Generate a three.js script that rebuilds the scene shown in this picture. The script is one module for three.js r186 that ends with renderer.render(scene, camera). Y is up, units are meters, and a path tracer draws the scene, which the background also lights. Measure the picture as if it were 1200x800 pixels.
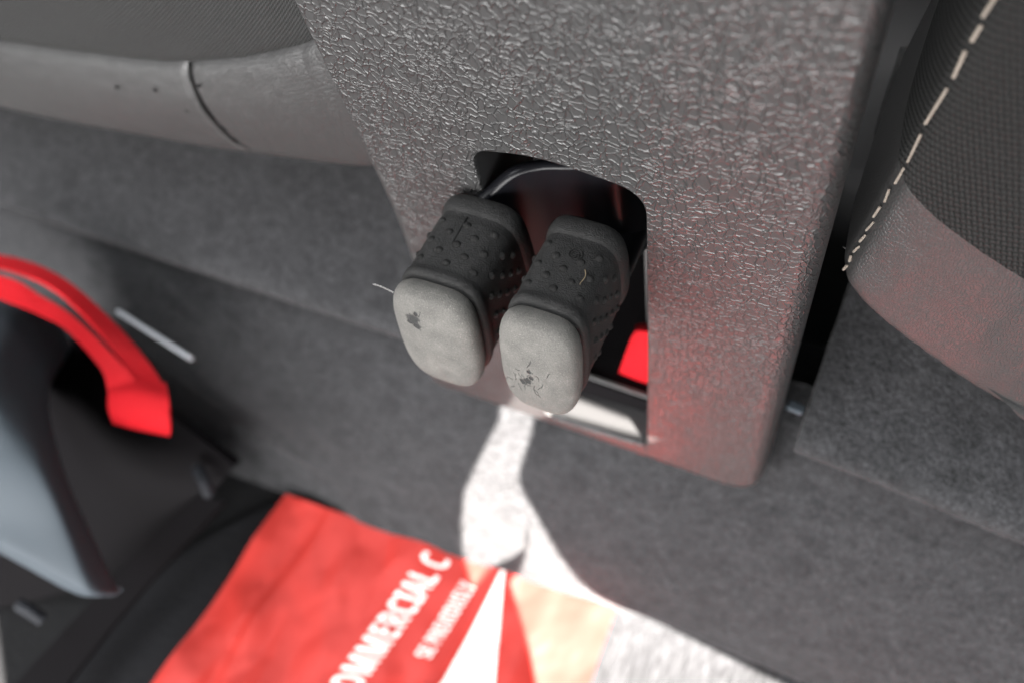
import * as THREE from 'three';
import { mergeGeometries, mergeVertices, toCreasedNormals } from 'three/addons/utils/BufferGeometryUtils.js';
import { RoundedBoxGeometry } from 'three/addons/geometries/RoundedBoxGeometry.js';
import { RectAreaLightUniformsLib } from 'three/addons/lights/RectAreaLightUniformsLib.js';

// ---------------------------------------------------------------- camera, light, exposure
const scene = new THREE.Scene();
const camera = new THREE.PerspectiveCamera(43.603, 1024 / 682, 0.01, 20);
camera.position.set(0.07509, 0.23778, 0.13075);
camera.up.set(-0.29937, 0.48243, -0.82319);
camera.lookAt(camera.position.x - 0.33222, camera.position.y - 0.86148, camera.position.z - 0.38404);
camera.focus = 0.228; camera.userData.fStop = 6.8;
const renderer = new THREE.WebGLRenderer({ antialias: true });
renderer.toneMapping = THREE.LinearToneMapping;
renderer.toneMappingExposure = 15.5;
renderer.shadowMap.enabled = true;
RectAreaLightUniformsLib.init();
scene.background = new THREE.Color().setRGB(0.006, 0.0065, 0.0075);   // dim, even light of the car's cabin

const SUN = new THREE.Vector3(0.55138, 0.70176, 0.45113);
const sun = new THREE.DirectionalLight(new THREE.Color().setRGB(1, 0.95, 0.88), 9);
sun.position.copy(SUN).multiplyScalar(2); sun.castShadow = true; sun.shadow.radius = 0.5;
sun.shadow.mapSize.set(2048, 2048);
Object.assign(sun.shadow.camera, { left: -0.6, right: 0.6, top: 0.6, bottom: -0.6, near: 0.1, far: 4 });
scene.add(sun, sun.target);

function unseenAreaLight(x, y, z, w, h, power, r, g, b) {
  const l = new THREE.RectAreaLight(new THREE.Color().setRGB(r, g, b), power, w, h);
  l.position.set(x, y, z); l.lookAt(0, -0.05, 0); scene.add(l);
}
unseenAreaLight(-0.15, 0.14, 1.15, 1.6, 0.5, 1.95, 1, 0.99, 0.98);      // out of view in front, placed to light the panel grain and lever ends
unseenAreaLight(-0.6, 0.95, 0.25, 0.9, 0.6, 0.85, 0.95, 0.98, 1);     // out of view overhead, placed to light the floor and carpet ledges
unseenAreaLight(0.9, 0.42, 0.06, 0.3, 0.3, 1.0, 0.90, 0.96, 1);        // out of view at the right, placed to light the panel edge

// ---------------------------------------------------------------- helpers
function rng(seed) { let a = seed >>> 0; return () => { a = (a + 0x6d2b79f5) | 0; let t = Math.imul(a ^ (a >>> 15), 1 | a); t = (t + Math.imul(t ^ (t >>> 7), 61 | t)) ^ t; return ((t ^ (t >>> 14)) >>> 0) / 4294967296; }; }
const hash = (x, y, s) => { let h = Math.imul(x, 374761393) ^ Math.imul(y, 668265263) ^ Math.imul(s, 974634777); h = Math.imul(h ^ (h >>> 13), 1274126177); return ((h ^ (h >>> 16)) >>> 0) / 4294967296; };
function vnoise(x, y, s, p = 0) {              // value noise, period p (0: none)
  const xi = Math.floor(x), yi = Math.floor(y), fx = x - xi, fy = y - yi, w = (v) => (p ? ((v % p) + p) % p : v);
  const u = fx * fx * (3 - 2 * fx), v = fy * fy * (3 - 2 * fy);
  const a = hash(w(xi), w(yi), s), b = hash(w(xi + 1), w(yi), s), c = hash(w(xi), w(yi + 1), s), d = hash(w(xi + 1), w(yi + 1), s);
  return a + (b - a) * u + (c - a) * v + (a - b - c + d) * u * v;
}
const fbm = (x, y, s, o = 4, p = 0) => { let t = 0, a = 0.5, n = 0; for (let i = 0; i < o; i++) { t += a * vnoise(x, y, s + i, p); n += a; a /= 2; x *= 2; y *= 2; p *= 2; } return t / n; };
const sm = (a, b, x) => { const t = Math.min(1, Math.max(0, (x - a) / (b - a))); return t * t * (3 - 2 * t); };
function tex(w, h, fn, srgb = false) {          // fn(u, v) -> value or [r, g, b], u to the right, v up
  const d = new Uint8Array(w * h * 4);
  for (let j = 0; j < h; j++) for (let i = 0; i < w; i++) {
    const c = fn((i + 0.5) / w, (j + 0.5) / h), k = (j * w + i) * 4;
    const [r, g, b] = typeof c === 'number' ? [c, c, c] : c;
    d[k] = Math.min(255, Math.max(0, r * 255)); d[k + 1] = Math.min(255, Math.max(0, g * 255)); d[k + 2] = Math.min(255, Math.max(0, b * 255)); d[k + 3] = 255;
  }
  const t = new THREE.DataTexture(d, w, h);
  t.magFilter = THREE.LinearFilter; t.minFilter = THREE.LinearMipmapLinearFilter; t.generateMipmaps = true;
  t.wrapS = t.wrapT = THREE.RepeatWrapping; if (srgb) t.colorSpace = THREE.SRGBColorSpace; t.needsUpdate = true;
  return t;
}
const per = (t, mx, my = mx) => { const c = t.clone(); c.repeat.set(1 / mx, 1 / my); c.needsUpdate = true; return c; };   // uv in metres -> one tile per mx metres
const V = (a) => (a.isVector3 ? a.clone() : new THREE.Vector3(...a));
const cr = (a, b, c, d, t) => 0.5 * (2 * b + (c - a) * t + (2 * a - 5 * b + 4 * c - d) * t * t + (3 * b - a - 3 * c + d) * t * t * t);
function along(list, t) {                       // Catmull-Rom through a list of Vector3, t in 0..1
  const n = list.length - 1, f = Math.min(n - 1e-9, Math.max(0, t * n)), i = Math.floor(f), u = f - i;
  const end = (k) => (k < 0 ? list[0].clone().multiplyScalar(2).sub(list[1]) : k > n ? list[n].clone().multiplyScalar(2).sub(list[n - 1]) : list[k]);
  const a = end(i - 1), b = end(i), c = end(i + 1), d = end(i + 2);
  return new THREE.Vector3(cr(a.x, b.x, c.x, d.x, u), cr(a.y, b.y, c.y, d.y, u), cr(a.z, b.z, c.z, d.z, u));
}
function gridGeo(P, uvs, closedU = false) {      // P[j][i]
  const R = P.length, N = P[0].length, pos = [], uv = [], idx = [];
  for (let j = 0; j < R; j++) for (let i = 0; i < N; i++) { pos.push(P[j][i].x, P[j][i].y, P[j][i].z); uv.push(uvs[j][i][0], uvs[j][i][1]); }
  for (let j = 0; j < R - 1; j++) for (let i = 0; i < N - (closedU ? 0 : 1); i++) {
    const a = j * N + i, b = j * N + ((i + 1) % N), c = a + N, d = b + N;
    idx.push(a, b, d, a, d, c);
  }
  const g = new THREE.BufferGeometry();
  g.setAttribute('position', new THREE.Float32BufferAttribute(pos, 3)); g.setAttribute('uv', new THREE.Float32BufferAttribute(uv, 2));
  g.setIndex(idx); g.computeVertexNormals();
  return g;
}
// A smooth sheet through rows of control points, with thickness; uv in metres, or 0..1
function sheet(rows, nu, nv, thick, opt = {}) {
  const ctrl = rows.map((r) => r.map(V)), mid = [];
  for (let j = 0; j <= nv; j++) {
    const row = [];
    for (let i = 0; i <= nu; i++) row.push(along(ctrl.map((r) => along(r, i / nu)), j / nv));
    mid.push(row);
  }
  if (opt.move) for (let j = 0; j <= nv; j++) for (let i = 0; i <= nu; i++) opt.move(mid[j][i], i / nu, j / nv);
  const uvs = mid.map((r) => r.map(() => [0, 0])), J = nv >> 1, I = nu >> 1;
  for (let j = 0; j <= nv; j++) for (let i = 1; i <= nu; i++) uvs[j][i][0] = uvs[j][i - 1][0] + mid[opt.shear ? j : J][i].distanceTo(mid[opt.shear ? j : J][i - 1]);
  for (let i = 0; i <= nu; i++) for (let j = 1; j <= nv; j++) uvs[j][i][1] = uvs[j - 1][i][1] + mid[j][I].distanceTo(mid[j - 1][I]);
  if (opt.unit) for (let j = 0; j <= nv; j++) for (let i = 0; i <= nu; i++) uvs[j][i] = [i / nu, j / nv];
  const front = gridGeo(mid, uvs);
  if (!thick) return front;
  const nrm = front.attributes.normal, back = mid.map((r, j) => r.map((p, i) => { const k = j * (nu + 1) + i; return new THREE.Vector3(p.x - nrm.getX(k) * thick, p.y - nrm.getY(k) * thick, p.z - nrm.getZ(k) * thick); }));
  const flip = (g) => { const a = g.index.array; for (let k = 0; k < a.length; k += 3) { const t = a[k]; a[k] = a[k + 1]; a[k + 1] = t; } g.computeVertexNormals(); return g; };
  const parts = [front, flip(gridGeo(back, uvs))];
  const edge = (f, b, u) => parts.push(gridGeo([f, b], [u, u]));
  edge(mid[0].slice().reverse(), back[0].slice().reverse(), uvs[0].slice().reverse()); edge(mid[nv], back[nv], uvs[nv]);
  edge(mid.map((r) => r[0]), back.map((r) => r[0]), uvs.map((r) => r[0])); edge(mid.map((r) => r[nu]).reverse(), back.map((r) => r[nu]).reverse(), uvs.map((r) => r[nu]).reverse());
  return mergeGeometries(parts);
}
function tube(points, r, seg = 40, rad = 8) { const g = new THREE.TubeGeometry(new THREE.CatmullRomCurve3(points.map(V)), seg, r, rad); return g; }
function capsuleBetween(a, b, r, flat = 1) {
  a = V(a); b = V(b); const d = b.clone().sub(a), L = d.length();
  const g = new THREE.CapsuleGeometry(r, Math.max(1e-4, L - 2 * r), 4, 10); g.scale(1, 1, flat);
  g.applyQuaternion(new THREE.Quaternion().setFromUnitVectors(new THREE.Vector3(0, 1, 0), d.normalize()));
  g.translate((a.x + b.x) / 2, (a.y + b.y) / 2, (a.z + b.z) / 2);
  return g;
}
// An upright bar of rounded section swept along a path of [x, z, yTop, yBottom]
function bar(path, t, seg) {
  const top = path.map(([x, z, y]) => new THREE.Vector3(x, y, z)), bot = path.map(([x, z, , y]) => new THREE.Vector3(x, y, z)), P = [], U = [], M = 28;
  for (let j = 0; j <= seg; j++) {
    const a = along(top, j / seg), b = along(bot, j / seg), a2 = along(top, Math.min(1, (j + 0.5) / seg)), a1 = along(top, Math.max(0, (j - 0.5) / seg));
    const dir = a2.sub(a1); dir.y = 0; dir.normalize(); const side = new THREE.Vector3(-dir.z, 0, dir.x), c = a.clone().add(b).multiplyScalar(0.5), h = (a.y - b.y) / 2;
    const row = [], ur = [], r = Math.min(t / 2, h) * 0.95, k = j === 0 || j === seg ? 0.7 : 1;
    for (let i = 0; i < M; i++) {
      const q = (i / M) * 2 * Math.PI + Math.PI / M, cx = Math.sign(Math.cos(q)) * (t / 2 - r), cy = Math.sign(Math.sin(q)) * (h - r);
      const ox = cx + Math.cos(q) * r, oy = cy + Math.sin(q) * r;
      row.push(c.clone().addScaledVector(side, ox * k).add(new THREE.Vector3(0, oy * k, 0))); ur.push([i / M * 0.05, j / seg * 0.05]);
    }
    P.push(row); U.push(ur);
  }
  return gridGeo(P, U, true);
}
const taken = {};
function numbered(n) { const k = taken[n] = (taken[n] ?? -1) + 1; return k ? `${n}_${String(k).padStart(3, '0')}` : n; }
function shade(o) { o.castShadow = o.receiveShadow = true; return o; }
function part(name, geo, mat, parent, label) { const m = shade(new THREE.Mesh(geo, mat)); m.name = name; parent.add(m); if (label) m.userData.label = label; return m; }
function thing(name, label, category, at = [0, 0, 0], group) { const o = new THREE.Group(); o.name = numbered(name); o.position.set(...at); o.userData = { label, category }; if (group) o.userData.group = group; scene.add(o); return o; }
function solid(name, label, category, geo, mat) { const m = shade(new THREE.Mesh(geo, mat)); m.name = numbered(name); m.userData = { label, category }; scene.add(m); return m; }
function struct(name, label, geo, mat) { const m = shade(new THREE.Mesh(geo, mat)); m.name = numbered(name); m.userData = { kind: 'structure', label }; scene.add(m); return m; }
const rgb = (r, g = r, b = r) => new THREE.Color().setRGB(r, g, b);
const std = (o) => new THREE.MeshStandardMaterial(o);
const phy = (o) => new THREE.MeshPhysicalMaterial(o);

// ---------------------------------------------------------------- materials
// leather grain pressed into the plastic: uneven cells with thin valleys, wrinkles between them
function voro(x, y, s) {
  const xi = Math.floor(x), yi = Math.floor(y); let f1 = 9, f2 = 9, id = 0;
  for (let j = -1; j <= 1; j++) for (let i = -1; i <= 1; i++) {
    const cx = xi + i, cy = yi + j, dx = cx + 0.1 + 0.8 * hash(cx, cy, s) - x, dy = cy + 0.1 + 0.8 * hash(cx, cy, s + 1) - y, d = Math.sqrt(dx * dx + dy * dy);
    if (d < f1) { f2 = f1; f1 = d; id = hash(cx, cy, s + 2); } else if (d < f2) f2 = d;
  }
  return [f2 - f1, id];
}
const PW = 0.19, PH = 0.31;                      // metres covered by the panel's grain
function grain(x, y) {                           // x, y in metres: thin raised veins round flat cells
  const wx = (fbm(x * 330, y * 220, 11, 3) - 0.5) * 0.0036, wy = (fbm(x * 330, y * 220, 21, 3) - 0.5) * 0.0048;
  const X = x + wx, Y = y + wy;
  const [a, ia] = voro(X / 0.0028, Y / 0.0025, 31), [b, ib] = voro(X / 0.0016 + 7, Y / 0.0013 + 3, 41);
  const n1 = fbm(x * 420, y * 260, 51, 2), n2 = sm(0.42, 0.62, fbm(x * 170, y * 120, 57, 3));
  const v1 = Math.exp(-((a / 0.16) ** 2)) * sm(0.05, 0.55, n1 + 0.1), v2 = Math.exp(-((b / 0.18) ** 2)) * sm(0.35, 0.6, n1) * n2;
  return 0.1 + 0.6 * Math.max(v1, 0.7 * v2) + 0.08 * ia * sm(0.1, 0.5, a) + 0.03 * vnoise(x * 2600, y * 1500, 61) + 0.06 * vnoise(x * 900, y * 500, 63);
}
const grainMap = tex(2048, 2048, (u, v) => grain(u * PW, v * PH));
const panelTone = tex(512, 512, (u, v) => { const n = fbm(u * 90, v * 140, 71, 4), m = 0.93 + 0.14 * (n - 0.5); return [m, m, m]; });
const speck = (x, y, s, n, q) => { const xi = Math.floor(x * n), yi = Math.floor(y * n), r = hash(xi, yi, s); if (r > q) return 0; const dx = x * n - xi - 0.3 - 0.4 * hash(xi, yi, s + 1), dy = y * n - yi - 0.3 - 0.4 * hash(xi, yi, s + 2); return 1 - sm(0.1, 0.3, Math.sqrt(dx * dx + dy * dy)); };
grainMap.repeat.set(1 / PW, 1 / PH); panelTone.repeat.set(1 / PW, 1 / PH);
const M = {};
M.panel = phy({ color: rgb(0.02, 0.0195, 0.0195), map: panelTone, roughness: 0.41, bumpMap: grainMap, bumpScale: 0.00056 });
M.panelBack = std({ color: rgb(0.05), roughness: 0.5 });
M.lining = phy({ color: rgb(0.03, 0.0295, 0.03), roughness: 0.45, specularIntensity: 0.4 });

const rubberBump = tex(512, 512, (u, v) => 0.6 * fbm(u * 90, v * 90, 81, 3, 90) + 0.4 * vnoise(u * 250, v * 250, 85, 250));
const rubberTone = tex(512, 512, (u, v) => {
  const n = fbm(u * 24, v * 24, 91, 4, 24); let c = 0.075 + 0.07 * n;
  c += 0.3 * speck(u, v, 95, 110, 0.05) * hash(Math.floor(u * 110), Math.floor(v * 110), 99) + 0.12 * speck(u, v, 97, 60, 0.02);
  return [c, c * 0.975, c * 0.96];
}, true);
M.rubber = phy({ specularIntensity: 0.42, map: per(rubberTone, 0.03), roughness: 0.6, bumpMap: per(rubberBump, 0.03), bumpScale: 0.00025 });
// worn, dusty ends: uv spans the end cap
function cracks(seed, cx, cy, n, reach) {
  const r = rng(seed), segs = [];
  for (let k = 0; k < n; k++) {
    let x = cx + (r() - 0.5) * reach, y = cy + (r() - 0.5) * reach * 0.7, a = r() * 7;
    const L = 3 + Math.floor(r() * 5);
    for (let i = 0; i < L; i++) { const l = reach * (0.02 + 0.07 * r()), x2 = x + Math.cos(a) * l, y2 = y + Math.sin(a) * l; segs.push([x, y, x2, y2, 0.0012 + 0.002 * r()]); x = x2; y = y2; a += (r() - 0.5) * 2.2; }
  }
  return segs;
}
const segDist = (x, y, [a, b, c, d]) => { const vx = c - a, vy = d - b, t = Math.min(1, Math.max(0, ((x - a) * vx + (y - b) * vy) / (vx * vx + vy * vy + 1e-9))); return Math.hypot(x - a - t * vx, y - b - t * vy); };
function capMaps(seed, pits, cr_) {
  const N = 384, col = new Float32Array(N * N), hgt = new Float32Array(N * N);
  for (let j = 0; j < N; j++) for (let i = 0; i < N; i++) {
    const u = (i + 0.5) / N, v = (j + 0.5) / N, k = j * N + i;
    let dark = 0;
    for (const s of cr_) { if (Math.abs(u - s[0]) > 0.12 || Math.abs(v - s[1]) > 0.12) continue; dark = Math.max(dark, 0.66 * (1 - sm(s[4] * 0.4, s[4] * 1.6, segDist(u, v, s)))); }
    for (const [px, py, pr] of pits) { const wob = 1.35 * pr * (0.6 + 0.9 * fbm(u * 40, v * 40, seed + 5, 3)); dark = Math.max(dark, 1 - sm(wob * 0.55, wob * 1.1, Math.hypot(u - px, (v - py) * 1.4))); }
    const dust = fbm(u * 7, v * 9, seed + 1, 4), fine = fbm(u * 120, v * 200, seed + 2, 3), sp = speck(u, v, seed + 3, 70, 0.16) * hash(Math.floor(u * 70), Math.floor(v * 70), seed + 7);
    col[k] = (0.265 + 0.08 * (dust - 0.5) + 0.09 * (fine - 0.5) + 0.07 * (hash(i, j, seed) - 0.5) + 0.16 * sp) * (1 - 0.82 * dark);
    hgt[k] = Math.min(1, Math.max(0, 0.75 + 0.16 * (fine - 0.5) + 0.1 * (dust - 0.5) - 0.7 * dark));
  }
  const at = (f) => (u, v) => f[Math.min(N - 1, Math.floor(v * N)) * N + Math.min(N - 1, Math.floor(u * N))];
  return [tex(N, N, (u, v) => { const c = at(col)(u, v); return [c, c * 0.975, c * 0.93]; }, true), tex(N, N, at(hgt))];
}
const [capTexA, capBumpA] = capMaps(301, [[0.34, 0.76, 0.05], [0.30, 0.73, 0.025], [0.37, 0.71, 0.03], [0.38, 0.82, 0.02]], cracks(7, 0.36, 0.78, 9, 0.2));
const [capTexB, capBumpB] = capMaps(401, [[0.42, 0.45, 0.035], [0.36, 0.42, 0.03], [0.47, 0.5, 0.022], [0.45, 0.56, 0.02]], [...cracks(17, 0.40, 0.47, 16, 0.3), ...cracks(19, 0.46, 0.44, 7, 0.55)]);
M.capA = std({ map: capTexA, roughness: 0.86, bumpMap: capBumpA, bumpScale: 0.0009 });
M.capB = std({ map: capTexB, roughness: 0.86, bumpMap: capBumpB, bumpScale: 0.0008 });
M.blackGloss = phy({ color: rgb(0.004, 0.004, 0.005), roughness: 0.3, specularIntensity: 0.25 });
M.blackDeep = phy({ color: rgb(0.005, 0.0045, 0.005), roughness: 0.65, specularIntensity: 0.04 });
M.blackMatt = std({ color: rgb(0.025, 0.025, 0.026), roughness: 0.6 });
M.blackPlastic = std({ color: rgb(0.012, 0.011, 0.012), roughness: 0.4 });

// felt carpet
const feltTone = tex(1024, 1024, (u, v) => {
  const big = fbm(u * 18, v * 18, 111, 4, 18), a = fbm(u * 160, v * 160, 121, 3, 160), f = fbm(u * 60 + 6 * fbm(u * 30, v * 30, 133, 2, 30), v * 60, 131, 3);
  const c = 0.165 + 0.035 * (big - 0.5) + 0.13 * (a - 0.5) + 0.07 * (f - 0.5) + 0.2 * speck(u, v, 141, 180, 0.004);
  return [c, c * 1.0, c * 1.03];
}, true);
const feltBump = tex(1024, 1024, (u, v) => 0.6 * fbm(u * 200, v * 200, 151, 3, 200) + 0.4 * fbm(u * 70, v * 70, 161, 3, 70));
M.felt = phy({ map: per(feltTone, 0.11), roughness: 1, bumpMap: per(feltBump, 0.11), bumpScale: 0.0009, sheen: 0.35, sheenRoughness: 0.6, sheenColor: rgb(0.5), specularIntensity: 0.2 });
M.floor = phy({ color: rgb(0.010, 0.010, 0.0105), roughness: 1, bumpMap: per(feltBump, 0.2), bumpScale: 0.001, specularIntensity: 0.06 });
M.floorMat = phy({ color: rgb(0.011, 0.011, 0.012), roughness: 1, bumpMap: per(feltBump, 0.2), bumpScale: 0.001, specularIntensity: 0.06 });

// woven seat cloth: dotted basket weave (right) and twill (left)
const weave = (u, v, n) => { const x = u * n, y = v * n, c = (Math.floor(x) + Math.floor(y)) & 1, fx = x - Math.floor(x) - 0.5, fy = y - Math.floor(y) - 0.5; const a = c ? [fx, fy] : [fy, fx]; return Math.max(0, 1 - (a[0] * a[0] * 1.8 + a[1] * a[1] * 4.2)); };
const clothBump = tex(512, 512, (u, v) => { const s = v + 0; return 0.85 * weave(u + 0.004 * (fbm(u * 8, v * 8, 171, 2, 8) - 0.5), s, 16) + 0.15 * vnoise(u * 200, v * 200, 175, 200); });
const clothTone = tex(512, 512, (u, v) => { const c = 0.06 + 0.075 * weave(u + 0.004 * (fbm(u * 8, v * 8, 171, 2, 8) - 0.5), v, 16) + 0.06 * (vnoise(u * 160, v * 160, 177, 160) - 0.5); return [c, c, c * 0.98]; }, true);
const turn = (t, m, a) => { const c = per(t, m); c.rotation = a; c.needsUpdate = true; return c; };
M.cloth = phy({ map: turn(clothTone, 0.0245, 0.55), roughness: 0.9, bumpMap: turn(clothBump, 0.0245, 0.55), bumpScale: 0.0013, specularIntensity: 0.35, sheen: 0.05, sheenRoughness: 0.5, sheenColor: rgb(0.4) });
const twill = (u, v, n) => { const r = u * n + v * n, f = Math.abs((r % 1) - 0.5) * 2, q = Math.floor(r), w = ((v * n * 2 + 0.5 * q) % 1); return (1 - f * f) * (0.72 + 0.28 * Math.sin(w * 6.283)); };
const twillBump = tex(512, 512, (u, v) => 0.85 * twill(u, v, 24) + 0.15 * vnoise(u * 200, v * 200, 185, 200));
const twillTone = tex(512, 512, (u, v) => { const c = 0.065 + 0.12 * twill(u, v, 24) + 0.06 * (vnoise(u * 160, v * 160, 187, 160) - 0.5); return [c, c, c * 0.99]; }, true);
M.twill = phy({ map: turn(twillTone, 0.042, 1.2), roughness: 0.9, bumpMap: turn(twillBump, 0.042, 1.2), bumpScale: 0.0011, specularIntensity: 0.5, sheen: 0.1, sheenRoughness: 0.5, sheenColor: rgb(0.4) });
// soft vinyl
const vinylBump = tex(512, 512, (u, v) => { const [a] = voro(u * 40 + 3 * fbm(u * 10, v * 10, 191, 3), v * 28, 195); return 0.7 * sm(0, 0.3, a) + 0.3 * fbm(u * 70, v * 70, 197, 3); });
M.vinyl = phy({ color: rgb(0.021, 0.0205, 0.0205), specularIntensity: 0.75, roughness: 0.42, bumpMap: per(vinylBump, 0.045), bumpScale: 0.00012 });
M.seam = phy({ color: rgb(0.008), roughness: 0.9, specularIntensity: 0.15 });
M.thread = std({ color: rgb(0.24, 0.205, 0.17), roughness: 0.85, bumpMap: per(tex(64, 64, (u, v) => 0.5 + 0.5 * Math.sin((u * 3 + v * 8) * 6.283)), 0.3, 1), bumpScale: 0.0002 });
// red webbing and things of plastic
const webBump = tex(128, 128, (u, v) => 0.5 + 0.5 * Math.sin(u * 16 * 6.283) * Math.sin(v * 8 * 6.283));
M.web = phy({ color: rgb(0.42, 0.004, 0.009), roughness: 0.6, bumpMap: per(webBump, 0.012), bumpScale: 0.0004, specularIntensity: 0.35 });
M.greyPlastic = phy({ color: rgb(0.033, 0.041, 0.049), roughness: 0.7, specularIntensity: 0.4 });
M.silver = std({ color: rgb(0.5, 0.52, 0.55), roughness: 0.4 });
M.dullMetal = phy({ color: rgb(0.014, 0.015, 0.018), roughness: 0.65, specularIntensity: 0.25 });
M.red = std({ color: rgb(0.7, 0.032, 0.026), roughness: 0.55 });

// ---------------------------------------------------------------- setting: floor, carpet, dark hollow under the seat
{
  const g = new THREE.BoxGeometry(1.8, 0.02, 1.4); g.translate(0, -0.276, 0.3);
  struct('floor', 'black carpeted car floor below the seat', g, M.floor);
  // seat base carpet: steep face from the step down to the floor
  const rows = [
    [[-0.62, -0.105, -0.05], [-0.30, -0.105, -0.05], [-0.05, -0.118, -0.05], [0.12, -0.112, -0.05], [0.36, -0.11, -0.05]],
    [[-0.62, -0.128, -0.032], [-0.30, -0.124, -0.032], [-0.05, -0.124, -0.036], [0.12, -0.118, -0.030], [0.36, -0.125, -0.032]],
    [[-0.62, -0.150, -0.010], [-0.30, -0.150, -0.008], [-0.05, -0.150, -0.004], [0.12, -0.150, -0.004], [0.36, -0.150, -0.007]],
    [[-0.62, -0.19, 0.014], [-0.30, -0.19, 0.018], [-0.05, -0.20, 0.025], [0.12, -0.20, 0.025], [0.36, -0.20, 0.022]],
    [[-0.62, -0.225, 0.034], [-0.30, -0.225, 0.038], [-0.05, -0.236, 0.040], [0.12, -0.24, 0.041], [0.36, -0.24, 0.038]],
    [[-0.62, -0.268, 0.070], [-0.30, -0.268, 0.068], [-0.05, -0.268, 0.053], [0.12, -0.263, 0.055], [0.36, -0.262, 0.055]],
    [[-0.62, -0.272, 0.074], [-0.30, -0.272, 0.072], [-0.05, -0.272, 0.056], [0.12, -0.266, 0.35], [0.36, -0.266, 0.35]],
  ];
  const lip = [[-0.62, -0.135, 0], [-0.50, -0.140, 0], [-0.385, -0.150, 0], [-0.326, -0.1655, 0], [-0.263, -0.188, 0], [-0.205, -0.214, 0], [-0.15, -0.242, 0]].map(V);
  lip.forEach((q, i) => { q.x = -0.62 + 0.47 * i / 6; }); [-0.145, -0.152, -0.160, -0.180, -0.200, -0.222, -0.242].forEach((y, i) => { lip[i].y = y; });
  struct('carpet', 'grey felt carpet face sloping from under the seat to the floor', sheet(rows, 280, 150, 0.004, { move: (p, u, v) => { p.z += 0.0022 * (fbm(u * 22, v * 8, 201, 3) - 0.5); const l = along(lip, (p.x + 0.62) / 0.47).y; if (p.x < -0.15) { const k = sm(0, 0.006, l - p.y) * sm(-0.15, -0.18, p.x); p.z -= 0.005 * k; p.y -= 0.002 * k; } } }), M.felt);
  const step = (xs, ys) => { const prof = [[-0.12, 0.052], [-0.085, 0.044], [-0.045, 0.026], [-0.018, 0.013], [-0.0075, 0.0045], [-0.0075, -0.003], [-0.016, -0.009], [-0.05, -0.011]]; return sheet(prof.map(([z, dy]) => xs.map((x, i) => [x, ys[i] + dy, z])).reverse(), 90, 60, 0.004, { move: (p, u, v) => { p.y += 0.0016 * (fbm(u * 14, v * 6, 211, 3) - 0.5); } }); };
  struct('carpet', 'grey felt carpet ledge under the left seat cushion', step([-0.62, -0.40, -0.28, -0.20, -0.08, -0.055], [-0.125, -0.121, -0.117, -0.113, -0.107, -0.106]), M.felt);
  struct('carpet', 'grey felt carpet ledge under the right seat cushion', step([0.0757, 0.09, 0.12, 0.16, 0.25, 0.4], [-0.083, -0.085, -0.089, -0.096, -0.11, -0.13]), M.felt);
  const b = new THREE.BoxGeometry(1.6, 0.9, 0.02); b.translate(0, 0.1, -0.17);
  struct('seat_base', 'black hollow behind the panel under the seats', b, M.blackMatt);
}

// ---------------------------------------------------------------- plastic panel with its opening
function roundPoly(pts, rad, n = 10) {
  const out = [], N = pts.length;
  for (let k = 0; k < N; k++) {
    const p = new THREE.Vector2(...pts[k]), a = new THREE.Vector2(...pts[(k + N - 1) % N]).sub(p), b = new THREE.Vector2(...pts[(k + 1) % N]).sub(p), la = a.length(), lb = b.length();
    const r = Math.min(rad[k], la / 2, lb / 2); a.normalize(); b.normalize();
    const A = p.clone().addScaledVector(a, r), B = p.clone().addScaledVector(b, r);
    for (let i = 0; i <= n; i++) { const t = i / n; out.push(A.clone().multiplyScalar((1 - t) * (1 - t)).addScaledVector(p, 2 * t * (1 - t)).addScaledVector(B, t * t)); }
  }
  return out;
}
function rayHit(poly, c, ang) {
  const dx = Math.cos(ang), dy = Math.sin(ang); let best = 0;
  for (let i = 0; i < poly.length; i++) {
    const p = poly[i], q = poly[(i + 1) % poly.length], ex = q.x - p.x, ey = q.y - p.y, den = dx * ey - dy * ex;
    if (Math.abs(den) < 1e-12) continue;
    const t = ((p.x - c[0]) * ey - (p.y - c[1]) * ex) / den, s = ((p.x - c[0]) * dy - (p.y - c[1]) * dx) / den;
    if (s >= -1e-6 && s <= 1 + 1e-6 && t > best) best = t;
  }
  return best;
}
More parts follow.
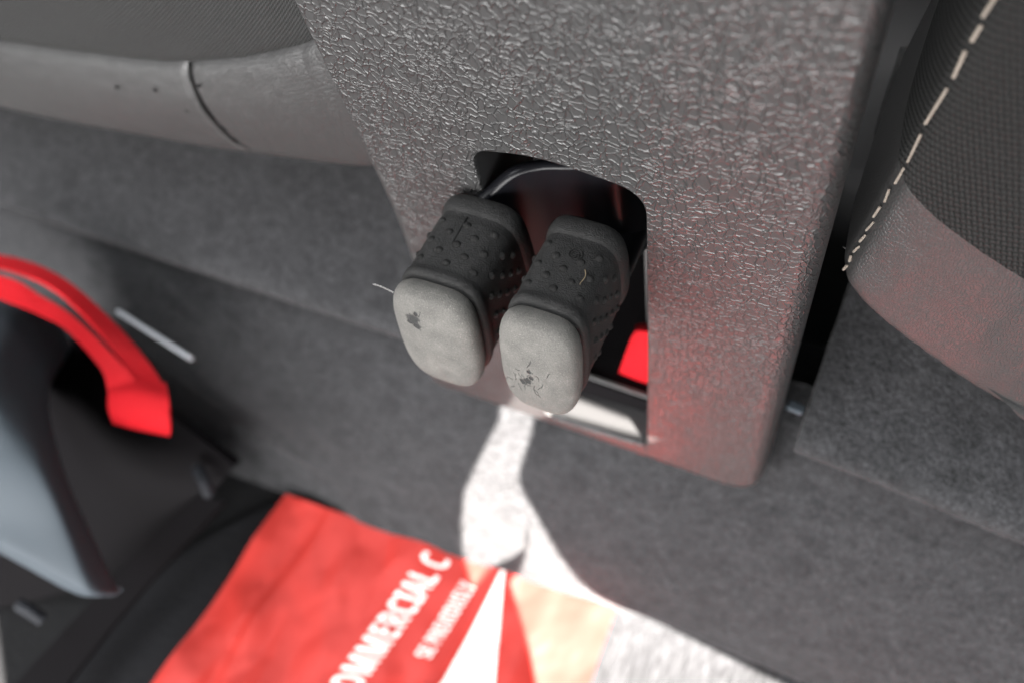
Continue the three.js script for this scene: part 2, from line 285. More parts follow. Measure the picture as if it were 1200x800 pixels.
{
  const panel = thing('trim_panel', 'dark grey leather-grained plastic panel with a tall opening, between the seat cushions', 'plastic panel');
  const outer = roundPoly([[0.0672, -0.1335], [0.0672, 0.32], [-0.0744, 0.32], [-0.0744, -0.018], [-0.1015, -0.139]], [0.016, 0.01, 0.01, 0.05, 0.009]);
  const hole = roundPoly([[0.0175, -0.1175], [0.0212, 0.0592], [-0.0095, 0.0636], [-0.0305, 0.0592], [-0.0325, -0.1235]], [0.006, 0.0095, 0.01, 0.006, 0.006]);
  const C = [-0.006, -0.03], A = 900, rows = [], uvr = [], wallO = [], wallH = [], uO = [], uH = [];
  const bands = [0, 0.002, 0.005, 0.01, 0.02, 0.035, 0.055, 0.08];
  const face = [], uvf = [];
  // rows from the opening's edge outwards
  const steps = [];
  for (let i = 0; i <= 6; i++) steps.push(['h', 0.0016 * i / 6]);
  for (let i = 1; i < 20; i++) steps.push(['m', i / 20]);
  for (let i = 8; i >= 0; i--) steps.push(['o', 0.0085 * i / 8]);
  for (const [k, v] of steps) {
    const row = [], ur = [];
    for (let a = 0; a < A; a++) {
      const q = (a / A) * 2 * Math.PI, rh = rayHit(hole, C, q), ro = rayHit(outer, C, q), cs = Math.cos(q), sn = Math.sin(q);
      const r = k === 'h' ? rh + v : k === 'o' ? ro - v : rh + 0.0016 + (ro - 0.0085 - rh - 0.0016) * v;
      let z = 0;
      if (k === 'h') { const t = 1 - v / 0.0016; z = -0.0014 * (1 - Math.sqrt(Math.max(0, 1 - t * t))); }
      if (k === 'o') { const t = 1 - v / 0.0085; z = -0.0085 * (1 - Math.sqrt(Math.max(0, 1 - t * t))); }
      row.push(new THREE.Vector3(C[0] + cs * r, C[1] + sn * r, z)); ur.push([C[0] + cs * (r - (k === 'o' ? z : 0)) + 0.1, C[1] + sn * (r - (k === 'o' ? z : 0)) + 0.14]);
    }
    face.push(row); uvf.push(ur);
  }
  const last = face[face.length - 1], lu = uvf[uvf.length - 1], skirt = [], us = [];
  for (const d of [0, 0.0012, 0.0025, 0.004]) { skirt.push(last.map((p) => new THREE.Vector3(p.x, p.y, p.z - d))); us.push(lu.map((u, a) => { const q = (a / A) * 2 * Math.PI; return [u[0] + Math.cos(q) * d, u[1] + Math.sin(q) * d]; })); }
  const flip = (g) => { const a = g.index.array; for (let k = 0; k < a.length; k += 3) { const t = a[k]; a[k] = a[k + 1]; a[k + 1] = t; } g.computeVertexNormals(); return g; };
  const all = flip(gridGeo([...face, ...skirt.slice(1)], [...uvf, ...us.slice(1)], true));
  part('panel_face', all, M.panel, panel);
  const first = face[0], lin = [], ul = [];
  for (const d of [0, 0.003, 0.006, 0.0115, 0.02, 0.03]) { lin.push(first.map((p) => new THREE.Vector3(C[0] + (p.x - C[0]) * (1 + 0 * d), p.y, p.z - d))); ul.push(first.map((p, a) => [a / A * 0.4, d])); }
  part('opening_lining', gridGeo(lin, ul, true), M.lining, panel, 'smooth grey inner wall of the opening');
  const bk = face.filter((_, i) => i === 0 || i === face.length - 1).map((r) => r.map((p) => new THREE.Vector3(p.x, p.y, -0.0145)));
  bk[1] = skirt[3].map((p) => p.clone()); bk[0] = first.map((p) => new THREE.Vector3(p.x, p.y, -0.0118));
  part('panel_back', gridGeo(bk, [uvf[0], uvf[1]], true), M.panelBack, panel);
}

// ---------------------------------------------------------------- levers
const sq = (q, n) => [Math.sign(Math.cos(q)) * Math.abs(Math.cos(q)) ** (2 / n), Math.sign(Math.sin(q)) * Math.abs(Math.sin(q)) ** (2 / n)];
const KA = 0.0124, KB = 0.0191, KN = 3.9, KTILT = 0.2;
const kz = (z, y) => z - KTILT * (y + 0.0) * sm(0.008, 0.037, z);        // local y from -KB to KB
const taper = (cy) => 1 - 0.13 * Math.max(0, -cy) ** 2;        // narrower below
function rings(list, n = 96) {
  const P = [], U = [];
  for (const [z, s, drop = 0] of list) {
    const row = [], ur = []; let acc = 0, prev = null;
    for (let i = 0; i <= n; i++) {
      const [cx, cy] = sq((i / n) * 2 * Math.PI - Math.PI / 2 + 1e-4, KN);
      const ins = (1 - s) * KA, x = cx * Math.max(0, KA - ins) * taper(cy), y = cy * Math.max(0, KB - ins) - drop, p = new THREE.Vector3(x, y, kz(z, y));
      if (prev) acc += p.distanceTo(prev); prev = p; row.push(p); ur.push([acc, z]);
    }
    P.push(row); U.push(ur);
  }
  return gridGeo(P, U);
}
function surfPoint(i, z, s) { const [cx, cy] = sq(i, KN), x = cx * (KA - (1 - s) * KA) * taper(cy), y = cy * (KB - (1 - s) * KA); return new THREE.Vector3(x, y, kz(z, y)); }
function capGeo() {
  const prof = [[0.0366, 0.90], [0.0372, 0.93], [0.0379, 0.965], [0.0390, 0.985], [0.0402, 0.985], [0.0414, 0.965], [0.0424, 0.925], [0.0431, 0.87], [0.0437, 0.79], [0.0442, 0.68], [0.0446, 0.54], [0.0449, 0.38], [0.0451, 0.2], [0.0452, 0.0]];
  const P = [], U = [], n = 120;
  for (const [z, s] of prof) {
    const row = [], ur = [];
    for (let i = 0; i <= n; i++) {
      const e = s > 0.85 ? KN : 2.6 + (KN - 2.6) * s, [cx, cy] = sq((i / n) * 2 * Math.PI - Math.PI / 2 + 1e-4, e);
      const ins = (1 - s) * KA, x = cx * (KA - ins) * taper(cy), y = cy * (KB - ins) * (s < 0.85 ? 0.35 + 0.65 * s / 0.85 : 1);
      row.push(new THREE.Vector3(x, y, kz(z, y) + 0.0004 * (fbm(x * 300, y * 300, 221, 2) - 0.5) * (1 - s))); ur.push([0.5 + x / (2.1 * KA) * (1 + Math.max(0, 0.0418 - z) / KA), 0.5 + y / (2.1 * KB) * (1 + Math.max(0, 0.0418 - z) / KB)]);
    }
    P.push(row); U.push(ur);
  }
  return gridGeo(P, U);
}
const gripGeo = rings([[0.0082, 0.93], [0.0092, 0.925], [0.0102, 0.935], [0.0115, 0.945], [0.015, 0.95], [0.02, 0.955], [0.026, 0.958], [0.031, 0.955], [0.0322, 0.965], [0.0331, 0.992], [0.0340, 1.0], [0.0350, 0.995], [0.0358, 0.965], [0.0362, 0.92], [0.0366, 0.88]]);
const collarGeo = rings([[0.001, 0.4], [0.001, 0.75], [0.0014, 0.9], [0.0024, 0.96], [0.004, 0.985], [0.0055, 0.99], [0.0068, 0.98], [0.0076, 0.955], [0.0083, 0.92]]);
const bumpGeo = new THREE.SphereGeometry(0.0013, 16, 12);
const cap = capGeo();
function makeLever(label, at, roll, armGeo, capMat, bumpsTop, bumpsSide) {
  const t = thing('release_lever', label, 'lever', at, undefined);
  t.rotation.z = roll;
  const grip = part('grip', gripGeo, M.rubber, t);
  part('collar', collarGeo, M.rubber, t);
  part('end_cap', cap, capMat, t);
  const put = (q, z) => { const p = surfPoint(q, z, 0.915), b = part('nub', bumpGeo, M.rubber, grip); b.position.copy(p); };
  for (const [q, z] of bumpsTop) put(q, z);
  for (const [q, z] of bumpsSide) put(q, z);
  const arm = part('arm', armGeo, M.blackGloss, t);
  return [t, grip, arm];
}
// nubs by angle round the section (PI/2 is the top) and depth along the grip
const topQ = (x) => { let q = Math.PI / 2, best = 9; for (let k = 0; k < 400; k++) { const a = 0.25 + (k / 400) * (Math.PI - 0.5), d = Math.abs(sq(a, KN)[0] - x); if (Math.sin(a) > 0.3 && d < best) { best = d; q = a; } } return q; };
const sideQ = (y) => { let q = 0, best = 9; for (let k = 0; k < 400; k++) { const a = -1.3 + (k / 400) * 2.6, d = Math.abs(sq(a, KN)[1] - y); if (d < best) { best = d; q = a; } } return q; };
const tops = [], sides = [];
[[-0.66, 0], [-0.33, 1], [0.0, 0], [0.33, 1], [0.66, 0]].forEach(([x, o]) => { for (let k = 0; k < 3 - o; k++) tops.push([topQ(x), 0.0125 + 0.0082 * k + o * 0.0041]); });
[[0.74, 1], [0.52, 0], [0.3, 1], [0.08, 0], [-0.14, 1], [-0.36, 0], [-0.58, 1]].forEach(([y, o]) => { for (let k = 0; k < 3 - o; k++) { const z = 0.0125 + 0.0082 * k + o * 0.0041; sides.push([sideQ(y), z]); sides.push([Math.PI - sideQ(y), z]); } });
const posR = [0.0044, 0.0262, 0], posL = [-0.0287, 0.0236, 0.0008];
const rel = (p, path) => path.map(([x, z, a, b]) => [x - p[0], z - p[2], a - p[1], b - p[1]]);
const armL = bar(rel(posL, [[-0.0318, 0.010, 0.037, 0.014], [-0.0316, 0.004, 0.039, 0.012], [-0.0282, -0.001, 0.0425, 0.007], [-0.0225, -0.0058, 0.0478, 0.002], [-0.016, -0.010, 0.0488, 0.0], [-0.006, -0.0135, 0.0490, 0.0], [0.004, -0.020, 0.0488, 0.0], [0.008, -0.05, 0.0485, 0.0]]), 0.0042, 70);
const armR = bar(rel(posR, [[0.0044, 0.008, 0.019, 0.002], [0.0042, -0.01, 0.0185, 0.002], [0.0034, -0.05, 0.017, 0.0], [0.0028, -0.1, 0.016, 0.0]]), 0.0168, 30);
const [leverL, gripL] = makeLever('left lever, dark rubber grip whose dusty end has one small torn hole', posL, 0.03, armL, M.capA, tops, sides);
const [leverR, gripR] = makeLever('right lever, dark rubber grip with a spiral mark on top and cracked end', posR, 0, armR, M.capB, tops.filter(([q, z]) => !(Math.abs(q - Math.PI / 2) < 0.35 && z < 0.0145)), sides);
leverL.scale.x = 1.14;
{
  const y = KB - 0.045 * KA + 0.0002, cx = 0.0012, cz = 0.0145, pts = [];
  for (let k = 0; k <= 60; k++) { const a = (k / 60) * 4.2 * Math.PI, r = 0.0022 * (0.25 + 0.75 * k / 60); const yy = y; pts.push([cx + Math.cos(a) * r, yy - 0.00005, kz(cz, yy) + Math.sin(a) * r]); }
  part('spiral_mark', tube(pts, 0.00017, 160, 6), M.rubber, gripR, 'small moulded spiral on top of the grip');
  const line = [];
  for (let k = 0; k <= 8; k++) { const z = 0.0095 + k * 0.0015; line.push([-0.0012, KB - 0.052 * KA, kz(z, KB)]); }
  part('parting_line', tube(line, 0.00022, 20, 6), M.seam, gripL);
  const chip = []; for (let k = 0; k <= 10; k++) chip.push([0.0058 + 0.0005 * Math.sin(k * 0.45) + 0.0001 * k, KB - 0.045 * KA + 0.0001, kz(0.019 + k * 0.0006, KB)]);
  part('stuck_fibre', tube(chip, 0.00011, 30, 5), std({ color: rgb(0.16, 0.12, 0.07), roughness: 0.8 }), gripR, 'short tan fibre stuck on the grip');
}
solid('hair', 'single pale hair sticking out to the left of the left lever', 'hair', tube([[-0.0554,0.0273,0.0335], [-0.0521,0.0282,0.0339], [-0.0477,0.0295,0.0349], [-0.0462,0.0299,0.0353]], 0.00006, 24, 5), std({ color: rgb(0.5, 0.48, 0.46), roughness: 0.6 }));

// things inside the opening
{
  const g = sheet([[[-0.0139,-0.1539,-0.03], [-0.0018,-0.1456,-0.028], [0.0178,-0.1411,-0.028]], [[-0.0063,-0.1125,-0.026], [0.0041,-0.1084,-0.025], [0.0188,-0.1064,-0.025]], [[0.002,-0.0717,-0.024], [0.0076,-0.0679,-0.023], [0.0213,-0.0635,-0.023]], [[0.0046,-0.0616,-0.024], [0.0094,-0.057,-0.023], [0.0212,-0.0539,-0.023]], [[0.0019,-0.0707,-0.032], [0.0064,-0.0681,-0.032], [0.0181,-0.064,-0.032]]], 30, 40, 0.0015);
  solid('red_strap', 'short piece of red webbing seen inside the opening, behind the right lever', 'strap', g, M.web);
  const ledge = thing('seat_rail', 'black ledge at the bottom of the opening, under the red webbing', 'rail');
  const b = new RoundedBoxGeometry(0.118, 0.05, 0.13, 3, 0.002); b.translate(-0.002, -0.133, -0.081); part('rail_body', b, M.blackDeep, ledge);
  const r = new RoundedBoxGeometry(0.09, 0.0015, 0.002, 2, 0.0005); r.translate(-0.005, -0.1073, -0.019); part('rail_edge', r, std({ color: rgb(0.05), roughness: 0.35 }), ledge);
  const p = new RoundedBoxGeometry(0.012, 0.11, 0.012, 3, 0.003); p.translate(0.0125, -0.035, -0.036);
  solid('seat_bracket', 'dark grey upright bracket inside the opening, behind the right lever', 'bracket', p, std({ color: rgb(0.05), roughness: 0.5 }));
  const clip = new RoundedBoxGeometry(0.0065, 0.003, 0.004, 3, 0.001); clip.rotateZ(-0.25); clip.translate(0.0712, -0.067, -0.0165);
  solid('fixing_clip', 'small pale grey clip in the gap between the panel and the right carpet ledge', 'clip', clip, M.greyPlastic);
}

// ---------------------------------------------------------------- left seat cushion
{
  const c = thing('seat_cushion', 'left seat cushion, grey cloth above a smooth grey vinyl border with a dark seam', 'seat cushion');
  const xs = [-0.50, -0.38, -0.30, -0.23, -0.175, -0.135, -0.105, -0.088, -0.072, -0.056];
  const yb = [-0.045, -0.034, -0.029, -0.020, -0.012, -0.004, 0.002, 0.008, 0.014, 0.02];          // lower edge
  const ys = [0.000, 0.012, 0.024, 0.032, 0.040, 0.051, 0.063, 0.072, 0.082, 0.09];                // cloth / vinyl border
  const vin = [[-0.10, () => -0.001, 0], [-0.055, () => -0.003, 0], [-0.028, () => -0.001, 0], [-0.0185, () => 0.005, 0], [-0.0155, (h) => 0.28 * h, 0], [-0.0145, (h) => 0.62 * h, 0], [-0.0165, (h) => 0.9 * h, 0], [-0.0200, (h) => h, 0], [-0.024, (h) => 1.02 * h, 0]];
  const rows = vin.map(([z, f]) => xs.map((x, i) => [x, yb[i] + f(ys[i] - yb[i]), z]));
  const seam = (t) => -0.1565 + 0.000 * t - 0.006 * Math.sin(t * Math.PI * 0.8) + 0.012 * t * t;   // x of the seam, t from cloth (0) to lower edge (1)
  const move = (p, u, v) => { const t = Math.min(1, Math.max(0, 1 - (v - 0.35) / 0.5)), d = (p.x - seam(t)) / 0.0017; p.z -= 0.0016 * Math.exp(-d * d) + 0.0008 * (fbm(u * 30, v * 6, 231, 3) - 0.5); };
  part('vinyl_border', sheet(rows, 200, 70, 0.002, { move }), M.vinyl, c, 'smooth grey vinyl border of the cushion');
  const zs = [[0, -0.02], [0.1, -0.0165], [0.38, -0.0145], [0.72, -0.0155], [0.87, -0.0185], [1.01, -0.026]], seamZ = (t) => { let i = 0; while (i < 4 && zs[i + 1][0] < t) i++; return zs[i][1] + (zs[i + 1][1] - zs[i][1]) * (t - zs[i][0]) / (zs[i + 1][0] - zs[i][0]); };
  const pts = [];
  for (let k = 0; k <= 14; k++) {
    const t = 0.05 + 0.95 * k / 14, x = seam(t); let i = 0; while (xs[i + 1] < x) i++; const f = (x - xs[i]) / (xs[i + 1] - xs[i]), b = yb[i] + f * (yb[i + 1] - yb[i]), s = ys[i] + f * (ys[i + 1] - ys[i]);
    pts.push([x, s + (b - s) * t * 1.0, seamZ(t) - 0.0007]);
  }
  part('seam', tube(pts, 0.0011, 60, 8), M.seam, c, 'dark curved seam across the vinyl border');
  for (const [x, y, z] of [[-0.1807,0.0276,-0.0143], [-0.1699,0.0198,-0.0145], [-0.1544,0.0364,-0.0148], [-0.204,0.0226,-0.0143]]) { const g = new THREE.SphereGeometry(0.0008, 10, 8); g.scale(1.4, 0.8, 0.5); g.translate(x, y, z); part('pinhole', g, M.seam, c); }
  const cl = [[-0.0215, -0.004], [-0.0185, 0.0005], [-0.0185, 0.008], [-0.0215, 0.028], [-0.030, 0.055], [-0.05, 0.085], [-0.10, 0.105]];
  part('cloth_cover', sheet(cl.map(([z, d]) => xs.map((x, i) => [x, ys[i] + d, z])), 120, 60, 0.002, { move: (p, u, v) => { p.z += 0.0016 * (fbm(u * 9, v * 4, 241, 2) - 0.5); p.y += v < 0.2 ? 0.0006 * (hash(Math.floor(u * 60), 1, 5) - 0.5) : 0; } }), M.twill, c, 'grey twill cloth of the cushion');
  const edge = xs.map((x, i) => [x, ys[i] - 0.0006, -0.0188]);
}

// ---------------------------------------------------------------- right seat cushion
{
  const c = thing('seat_cushion', 'right seat cushion, dark woven cloth and vinyl joined by a row of cream stitches', 'seat cushion');
  const sx = (y) => 0.0694 + y * 0.12 + 0.0008 * Math.sin(y * 28);               // x of the stitched edge
  const bot = (x) => 0.0682 - x * 0.75;                              // lower edge
  const colsAt = [[-0.0042, -0.1], [-0.0042, -0.065], [-0.0036, -0.042], [-0.002, -0.028], [0.0, -0.0196], [0.007, -0.0156], [0.018, -0.0146], [0.037, -0.0156], [0.063, -0.0196], [0.10, -0.029], [0.17, -0.043], [0.30, -0.05], [0.6, -0.055]];
  const border = (x) => { return x < 0.075 ? 0.0891 - 0.3 * x : 0.1131 - 0.62 * x; };
  const build = (y0, y1, vs, under) => {
    const rows = [];
    if (under) for (const [dz, dy] of [[-0.07, 0.006], [-0.035, 0.0], [-0.012, 0.0005], [-0.003, 0.005]]) rows.push(colsAt.map(([dx, z]) => { const x = 0.0735 + dx; return [x, bot(x) + dy, Math.max(-0.11, z + dz)]; }));
    for (const v of vs) rows.push(colsAt.map(([dx, z]) => { const x0 = 0.0735 + dx, ya = y0(x0), yb = y1(x0), y = ya + (yb - ya) * v; return [sx(y) + dx, y, z]; }));
    return rows;
  };
  const low = build((x) => bot(x) + 0.012, (x) => border(x) + 0.0005, [0, 0.35, 0.7, 1], true);
  const up = build((x) => border(x), () => 0.34, [0, 0.07, 0.17, 0.33, 0.6, 1], false);
  const stitchDip = (p) => { const y = p.y, d = (p.x - sx(y)) / 0.0016; if (p.z > -0.027) p.z -= 0.0013 * Math.exp(-d * d); };
  part('vinyl_border', sheet(low, 220, 90, 0.002, { move: (p, u, v) => { stitchDip(p); p.z += 0.0010 * (fbm(p.x * 160, p.y * 60, 251, 3) - 0.5); } }), M.vinyl, c, 'dark vinyl lower border of the cushion');
  part('cloth_cover', sheet(up, 220, 90, 0.002, { move: (p, u, v) => { stitchDip(p); p.z += 0.0003 + 0.0008 * (fbm(p.x * 60, p.y * 60, 261, 3) - 0.5); } }), M.cloth, c, 'dark dotted weave cloth of the cushion');
  const st = [[0.1293, 0.1213], [0.1205, 0.1132], [0.1121, 0.1072], [0.1055, 0.0975], [0.0952, 0.0833], [0.0807, 0.0703], [0.0689, 0.0621], [0.0603, 0.0546], [0.0531, 0.0477], [0.0465, 0.0416], [0.0404, 0.0362], [0.035, 0.031], [0.0298, 0.0262], [0.025, 0.0216]];
  const r = rng(5);
  for (const [a, b] of st) part('stitch', capsuleBetween([sx(a) + 0.0002 + 0.0008 * (r() - 0.5), a - 0.0002, -0.0197], [sx(b) + 0.0002 + 0.0008 * (r() - 0.5), b + 0.0002, -0.0197], 0.0003 + 0.00014 * r(), 0.8), M.thread, c);
}

// ---------------------------------------------------------------- red printed sheet on the floor
{
  const s = thing('printed_sheet', 'creased red printed sheet with white lettering, lying on the floor in front of the carpet', 'printed sheet');
  const W = 1024, H = 1070, cv = document.createElement('canvas'); cv.width = W; cv.height = H;
  const x = cv.getContext('2d');
  x.fillStyle = '#9a2822'; x.fillRect(0, 0, W, H);
  // canvas: right = +x of the sheet, down = towards the viewer
  const write = (t, font, px, py, qx, qy) => { x.save(); x.translate(qx, qy); x.rotate(Math.atan2(qy - py, qx - px)); x.font = font; x.textAlign = 'right'; x.fillStyle = '#dad4cf'; x.fillText(t, 0, 0); x.restore(); };
  write('COMMERCIAL C', 'bold 112px sans-serif', 514, 750, 558, 40);
  write('SE PREVIOUSLY', 'bold 62px sans-serif', 630, 710, 655, 130);
  const poly = (c, ...p) => { x.fillStyle = c; x.beginPath(); p.forEach(([a, b], i) => (i ? x.lineTo(a, b) : x.moveTo(a, b))); x.closePath(); x.fill(); };
  poly('#dad4cf', [702, 0], [712, 0], [808, 617], [848, 900], [680, 900], [690, 668]);
  const tx = new THREE.CanvasTexture(cv); tx.colorSpace = THREE.SRGBColorSpace; tx.magFilter = THREE.LinearFilter; tx.anisotropy = 8;
  const A = [-0.206,-0.26,0.0619], B = [-0.0505,-0.26,0.0509], D = [0.0132,-0.26,0.0465], E = [-0.2188,-0.26,0.1905], F = [0.0151,-0.26,0.115];
  const at = (u, v) => { const t = [A[0] + (D[0] - A[0]) * u, A[2] + (D[2] - A[2]) * u], b = [E[0] + (F[0] - E[0]) * u, E[2] + (F[2] - E[2]) * u]; const k = v * 1.22; return [t[0] + (b[0] - t[0]) * k, -0.2570, t[1] + (b[1] - t[1]) * k]; };
  const rows = []; for (let j = 0; j <= 4; j++) { const r = []; for (let i = 0; i <= 4; i++) r.push(at(i / 4, 1 - j / 4)); rows.push(r); }
  part('sheet', sheet(rows, 110, 140, 0.0012, { unit: true, move: (p, u, v) => { p.y -= 0.0018 * Math.exp(-(((u - 0.125 - 0.006 * Math.sin(v * 9)) / 0.012) ** 2)); p.y += 0.0075 * (fbm(p.x * 38 + 4, p.z * 22 + 3, 271, 2) - 0.4) + 0.0012 * fbm(p.x * 120, p.z * 70, 273, 2); } }), phy({ map: tx, roughness: 0.5, specularIntensity: 0.4 }), s);
}


solid('unseen_bounce_cloth', 'unseen red cloth below the picture, placed to bounce red sunlight onto the right cushion', 'cloth', sheet([[[0.085, -0.262, 0.116], [0.14, -0.258, 0.114], [0.2, -0.262, 0.116]], [[0.085, -0.257, 0.126], [0.14, -0.253, 0.127], [0.2, -0.257, 0.128]], [[0.085, -0.262, 0.142], [0.14, -0.257, 0.142], [0.2, -0.262, 0.144]]].reverse(), 30, 30, 0.002), M.red);  // out of view, there to throw red sunlight up onto the right cushion

// ---------------------------------------------------------------- left side of the floor: strap, plastic foot, rail
{
  const t = thing('red_strap', 'looped red webbing strap with a folded end, hanging by the carpet at the left', 'strap');
  part('webbing', sheet([[[-0.3642,-0.0864,0.0402], [-0.3253,-0.0911,0.03], [-0.2931,-0.0976,0.0299], [-0.2578,-0.1099,0.04], [-0.2332,-0.1182,0.0503], [-0.2185,-0.1221,0.0594]], [[-0.358,-0.0851,0.0449], [-0.3214,-0.0881,0.0383], [-0.2935,-0.0928,0.0377], [-0.2658,-0.1012,0.0454], [-0.2401,-0.1131,0.0577], [-0.2276,-0.1184,0.0667]]].reverse(), 60, 10, 0.0015), M.web, t, 'upper run of the red webbing');
  part('webbing', sheet([[[-0.3519,-0.0837,0.0495], [-0.3174,-0.0881,0.0425], [-0.2979,-0.0927,0.0438], [-0.2755,-0.0979,0.0466], [-0.2414,-0.1112,0.0572], [-0.2259,-0.117,0.0647]], [[-0.3448,-0.084,0.057], [-0.3138,-0.0888,0.0541], [-0.2912,-0.0935,0.0528], [-0.2725,-0.0978,0.0542], [-0.2498,-0.1072,0.0635], [-0.2417,-0.1133,0.0726]]].reverse(), 60, 10, 0.0015), M.web, t, 'lower run of the red webbing');
  part('folded_end', sheet([[[-0.2471,-0.1131,0.0665], [-0.2349,-0.1159,0.0595], [-0.2225,-0.1207,0.0544]], [[-0.2409,-0.1112,0.0724], [-0.2281,-0.1131,0.0656], [-0.2145,-0.1185,0.0607]], [[-0.2371,-0.1132,0.0789], [-0.2236,-0.1164,0.0743], [-0.21,-0.1214,0.0686]], [[-0.236,-0.1174,0.082], [-0.223,-0.1213,0.0797], [-0.2086,-0.1269,0.0745]], [[-0.2383,-0.124,0.0833], [-0.2256,-0.1277,0.0807], [-0.212,-0.1334,0.0764]]].reverse(), 24, 24, 0.0025), M.web, t, 'folded pale-lit end of the strap');

  const L = thing('plastic_trim', 'blue-grey plastic seat foot with a pointed lower end, at the left edge', 'plastic trim');
  part('foot_cover', sheet([
    [[-0.4101,-0.1149,0.0397], [-0.3697,-0.1196,0.0414], [-0.3506,-0.1296,0.0342], [-0.3405,-0.1464,0.0371], [-0.3338,-0.1648,0.0466], [-0.3644,-0.1934,0.0459]],
    [[-0.3334,-0.1023,0.1014], [-0.3011,-0.0875,0.0922], [-0.2884,-0.0907,0.0883], [-0.2982,-0.1183,0.0807], [-0.3053,-0.1442,0.0798], [-0.3497,-0.1907,0.0792]],
    [[-0.2985,-0.1078,0.1355], [-0.2712,-0.0913,0.127], [-0.2457,-0.091,0.1171], [-0.2409,-0.1024,0.1127], [-0.2598,-0.1352,0.1114], [-0.3059,-0.1867,0.1105]],
    [[-0.291,-0.12,0.1563], [-0.2551,-0.1071,0.1483], [-0.2209,-0.1106,0.1398], [-0.2158,-0.119,0.1359], [-0.2288,-0.1457,0.1341], [-0.2646,-0.1908,0.1361]],
    [[-0.2897,-0.122,0.1597], [-0.2437,-0.1151,0.1565], [-0.2086,-0.1264,0.1568], [-0.199,-0.1337,0.1544], [-0.2033,-0.1514,0.1509], [-0.2237,-0.1795,0.1534]],
    [[-0.3064,-0.1402,0.1629], [-0.2587,-0.1343,0.1606], [-0.2174,-0.1412,0.1611], [-0.2047,-0.1447,0.158], [-0.209,-0.1621,0.1538], [-0.2295,-0.1901,0.1562]]].reverse(), 60, 70, 0.003), M.greyPlastic, L);
  const R = thing('floor_rail', 'black seat rail bracket in shadow under the red strap, beside the plastic foot', 'rail');
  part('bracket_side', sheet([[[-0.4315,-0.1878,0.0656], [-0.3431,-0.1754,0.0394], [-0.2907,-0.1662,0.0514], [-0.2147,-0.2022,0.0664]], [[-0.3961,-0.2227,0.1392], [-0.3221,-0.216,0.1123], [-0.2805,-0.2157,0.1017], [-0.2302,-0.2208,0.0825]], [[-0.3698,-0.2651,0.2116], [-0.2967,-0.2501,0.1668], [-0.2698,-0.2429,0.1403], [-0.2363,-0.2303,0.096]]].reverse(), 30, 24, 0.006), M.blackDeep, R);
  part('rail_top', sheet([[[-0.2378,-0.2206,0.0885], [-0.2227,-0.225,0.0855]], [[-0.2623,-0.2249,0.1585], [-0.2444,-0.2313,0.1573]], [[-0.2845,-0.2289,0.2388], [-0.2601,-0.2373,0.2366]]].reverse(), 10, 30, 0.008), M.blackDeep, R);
  part('bolt', tube([[-0.2339,-0.1994,0.0768], [-0.2256,-0.1989,0.0816], [-0.2212,-0.2065,0.087]], 0.0035, 16, 10), M.dullMetal, R, 'small dull metal clip on the rail');
  part('bolt', tube([[-0.2883,-0.2031,0.1841], [-0.2796,-0.2041,0.1843], [-0.2737,-0.2094,0.1856]], 0.0035, 16, 10), M.dullMetal, R, 'small dull metal clip on the rail');
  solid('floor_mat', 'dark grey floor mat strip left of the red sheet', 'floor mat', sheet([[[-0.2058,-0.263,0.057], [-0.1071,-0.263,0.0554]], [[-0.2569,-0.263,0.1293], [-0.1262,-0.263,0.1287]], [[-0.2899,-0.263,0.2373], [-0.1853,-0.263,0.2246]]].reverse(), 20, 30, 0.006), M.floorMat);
  const strip = capsuleBetween([-0.2948,-0.1383,0.0236], [-0.2472,-0.1586,0.0281], 0.0029, 0.5);
  solid('metal_strip', 'short bright metal strip along the carpet, right of the red strap', 'metal strip', strip, M.silver);
}

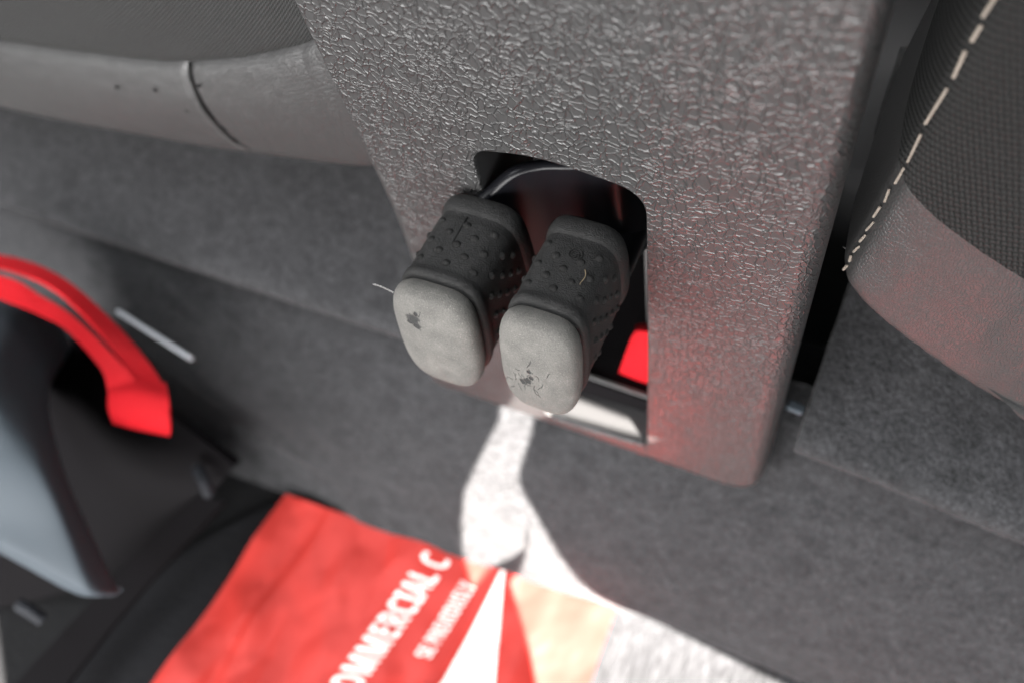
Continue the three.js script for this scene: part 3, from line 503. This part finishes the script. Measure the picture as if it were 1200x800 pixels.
// ---------------------------------------------------------------- unseen sun blockers behind the camera, edges cut to shape the sun patch
{
  const place = (m, d) => { const e1 = new THREE.Vector3(0.633238, 0, -0.773957), e2 = new THREE.Vector3(-0.54313, 0.712417, -0.444379); m.matrix.makeBasis(e1, e2, SUN).setPosition(SUN.clone().multiplyScalar(d)); m.matrix.decompose(m.position, m.quaternion, m.scale); };
  const shape = (pts) => new THREE.ExtrudeGeometry(new THREE.Shape(pts.map((p) => new THREE.Vector2(...p))), { depth: 0.012, bevelEnabled: false });
  const left = [[-0.0301,-0.045],[-0.0297,-0.0552],[-0.0388,-0.0731],[-0.0473,-0.0823],[-0.0615,-0.0989],[-0.073,-0.1137],[-0.0822,-0.1339],[-0.0908,-0.1571],[-0.0947,-0.1762],[-0.0814,-0.1706],[-0.0652,-0.1628],[-0.0579,-0.1571],[-0.0528,-0.1445],[-0.0475,-0.1324],[-0.0567,-0.1584],[-0.0665,-0.177],[-0.0737,-0.1797],[-0.0766,-0.1936],[-0.0806,-0.2087],[-0.0851,-0.2212],[-0.0916,-0.239]], right = [[-0.0109,-0.0641],[0.0152,-0.0864],[0.0118,-0.0891],[0.0031,-0.0834],[-0.0167,-0.0699],[-0.0213,-0.0699],[-0.0285,-0.0836],[-0.0343,-0.0918],[-0.0409,-0.1019],[-0.0445,-0.1101],[-0.0452,-0.1194],[-0.0443,-0.1291],[-0.0438,-0.1451],[-0.0427,-0.1622],[-0.0398,-0.1798],[-0.0333,-0.1963],[-0.0216,-0.2112],[-0.0036,-0.23],[0.0253,-0.2578],[0.0472,-0.2792]];
  const a = solid('unseen_sun_blocker_left', 'unseen dark board behind the viewer, edge cut to shape the left side of the sun patch', 'sun blocker', shape([[-0.0295, 0.25], ...left, [-0.13, -0.36], [-0.38, -0.36], [-0.38, 0.25]]), M.blackMatt); place(a, 0.55);
  const b = solid('unseen_sun_blocker_right', 'unseen dark board behind the viewer, edge cut to shape the right side of the sun patch', 'blocker', shape([[-0.034, 0.25], [-0.034, -0.0425], ...right, [0.08, -0.33], [0.22, -0.33], [0.22, 0.25]]), M.blackMatt); place(b, 0.565);
}
renderer.render(scene, camera);
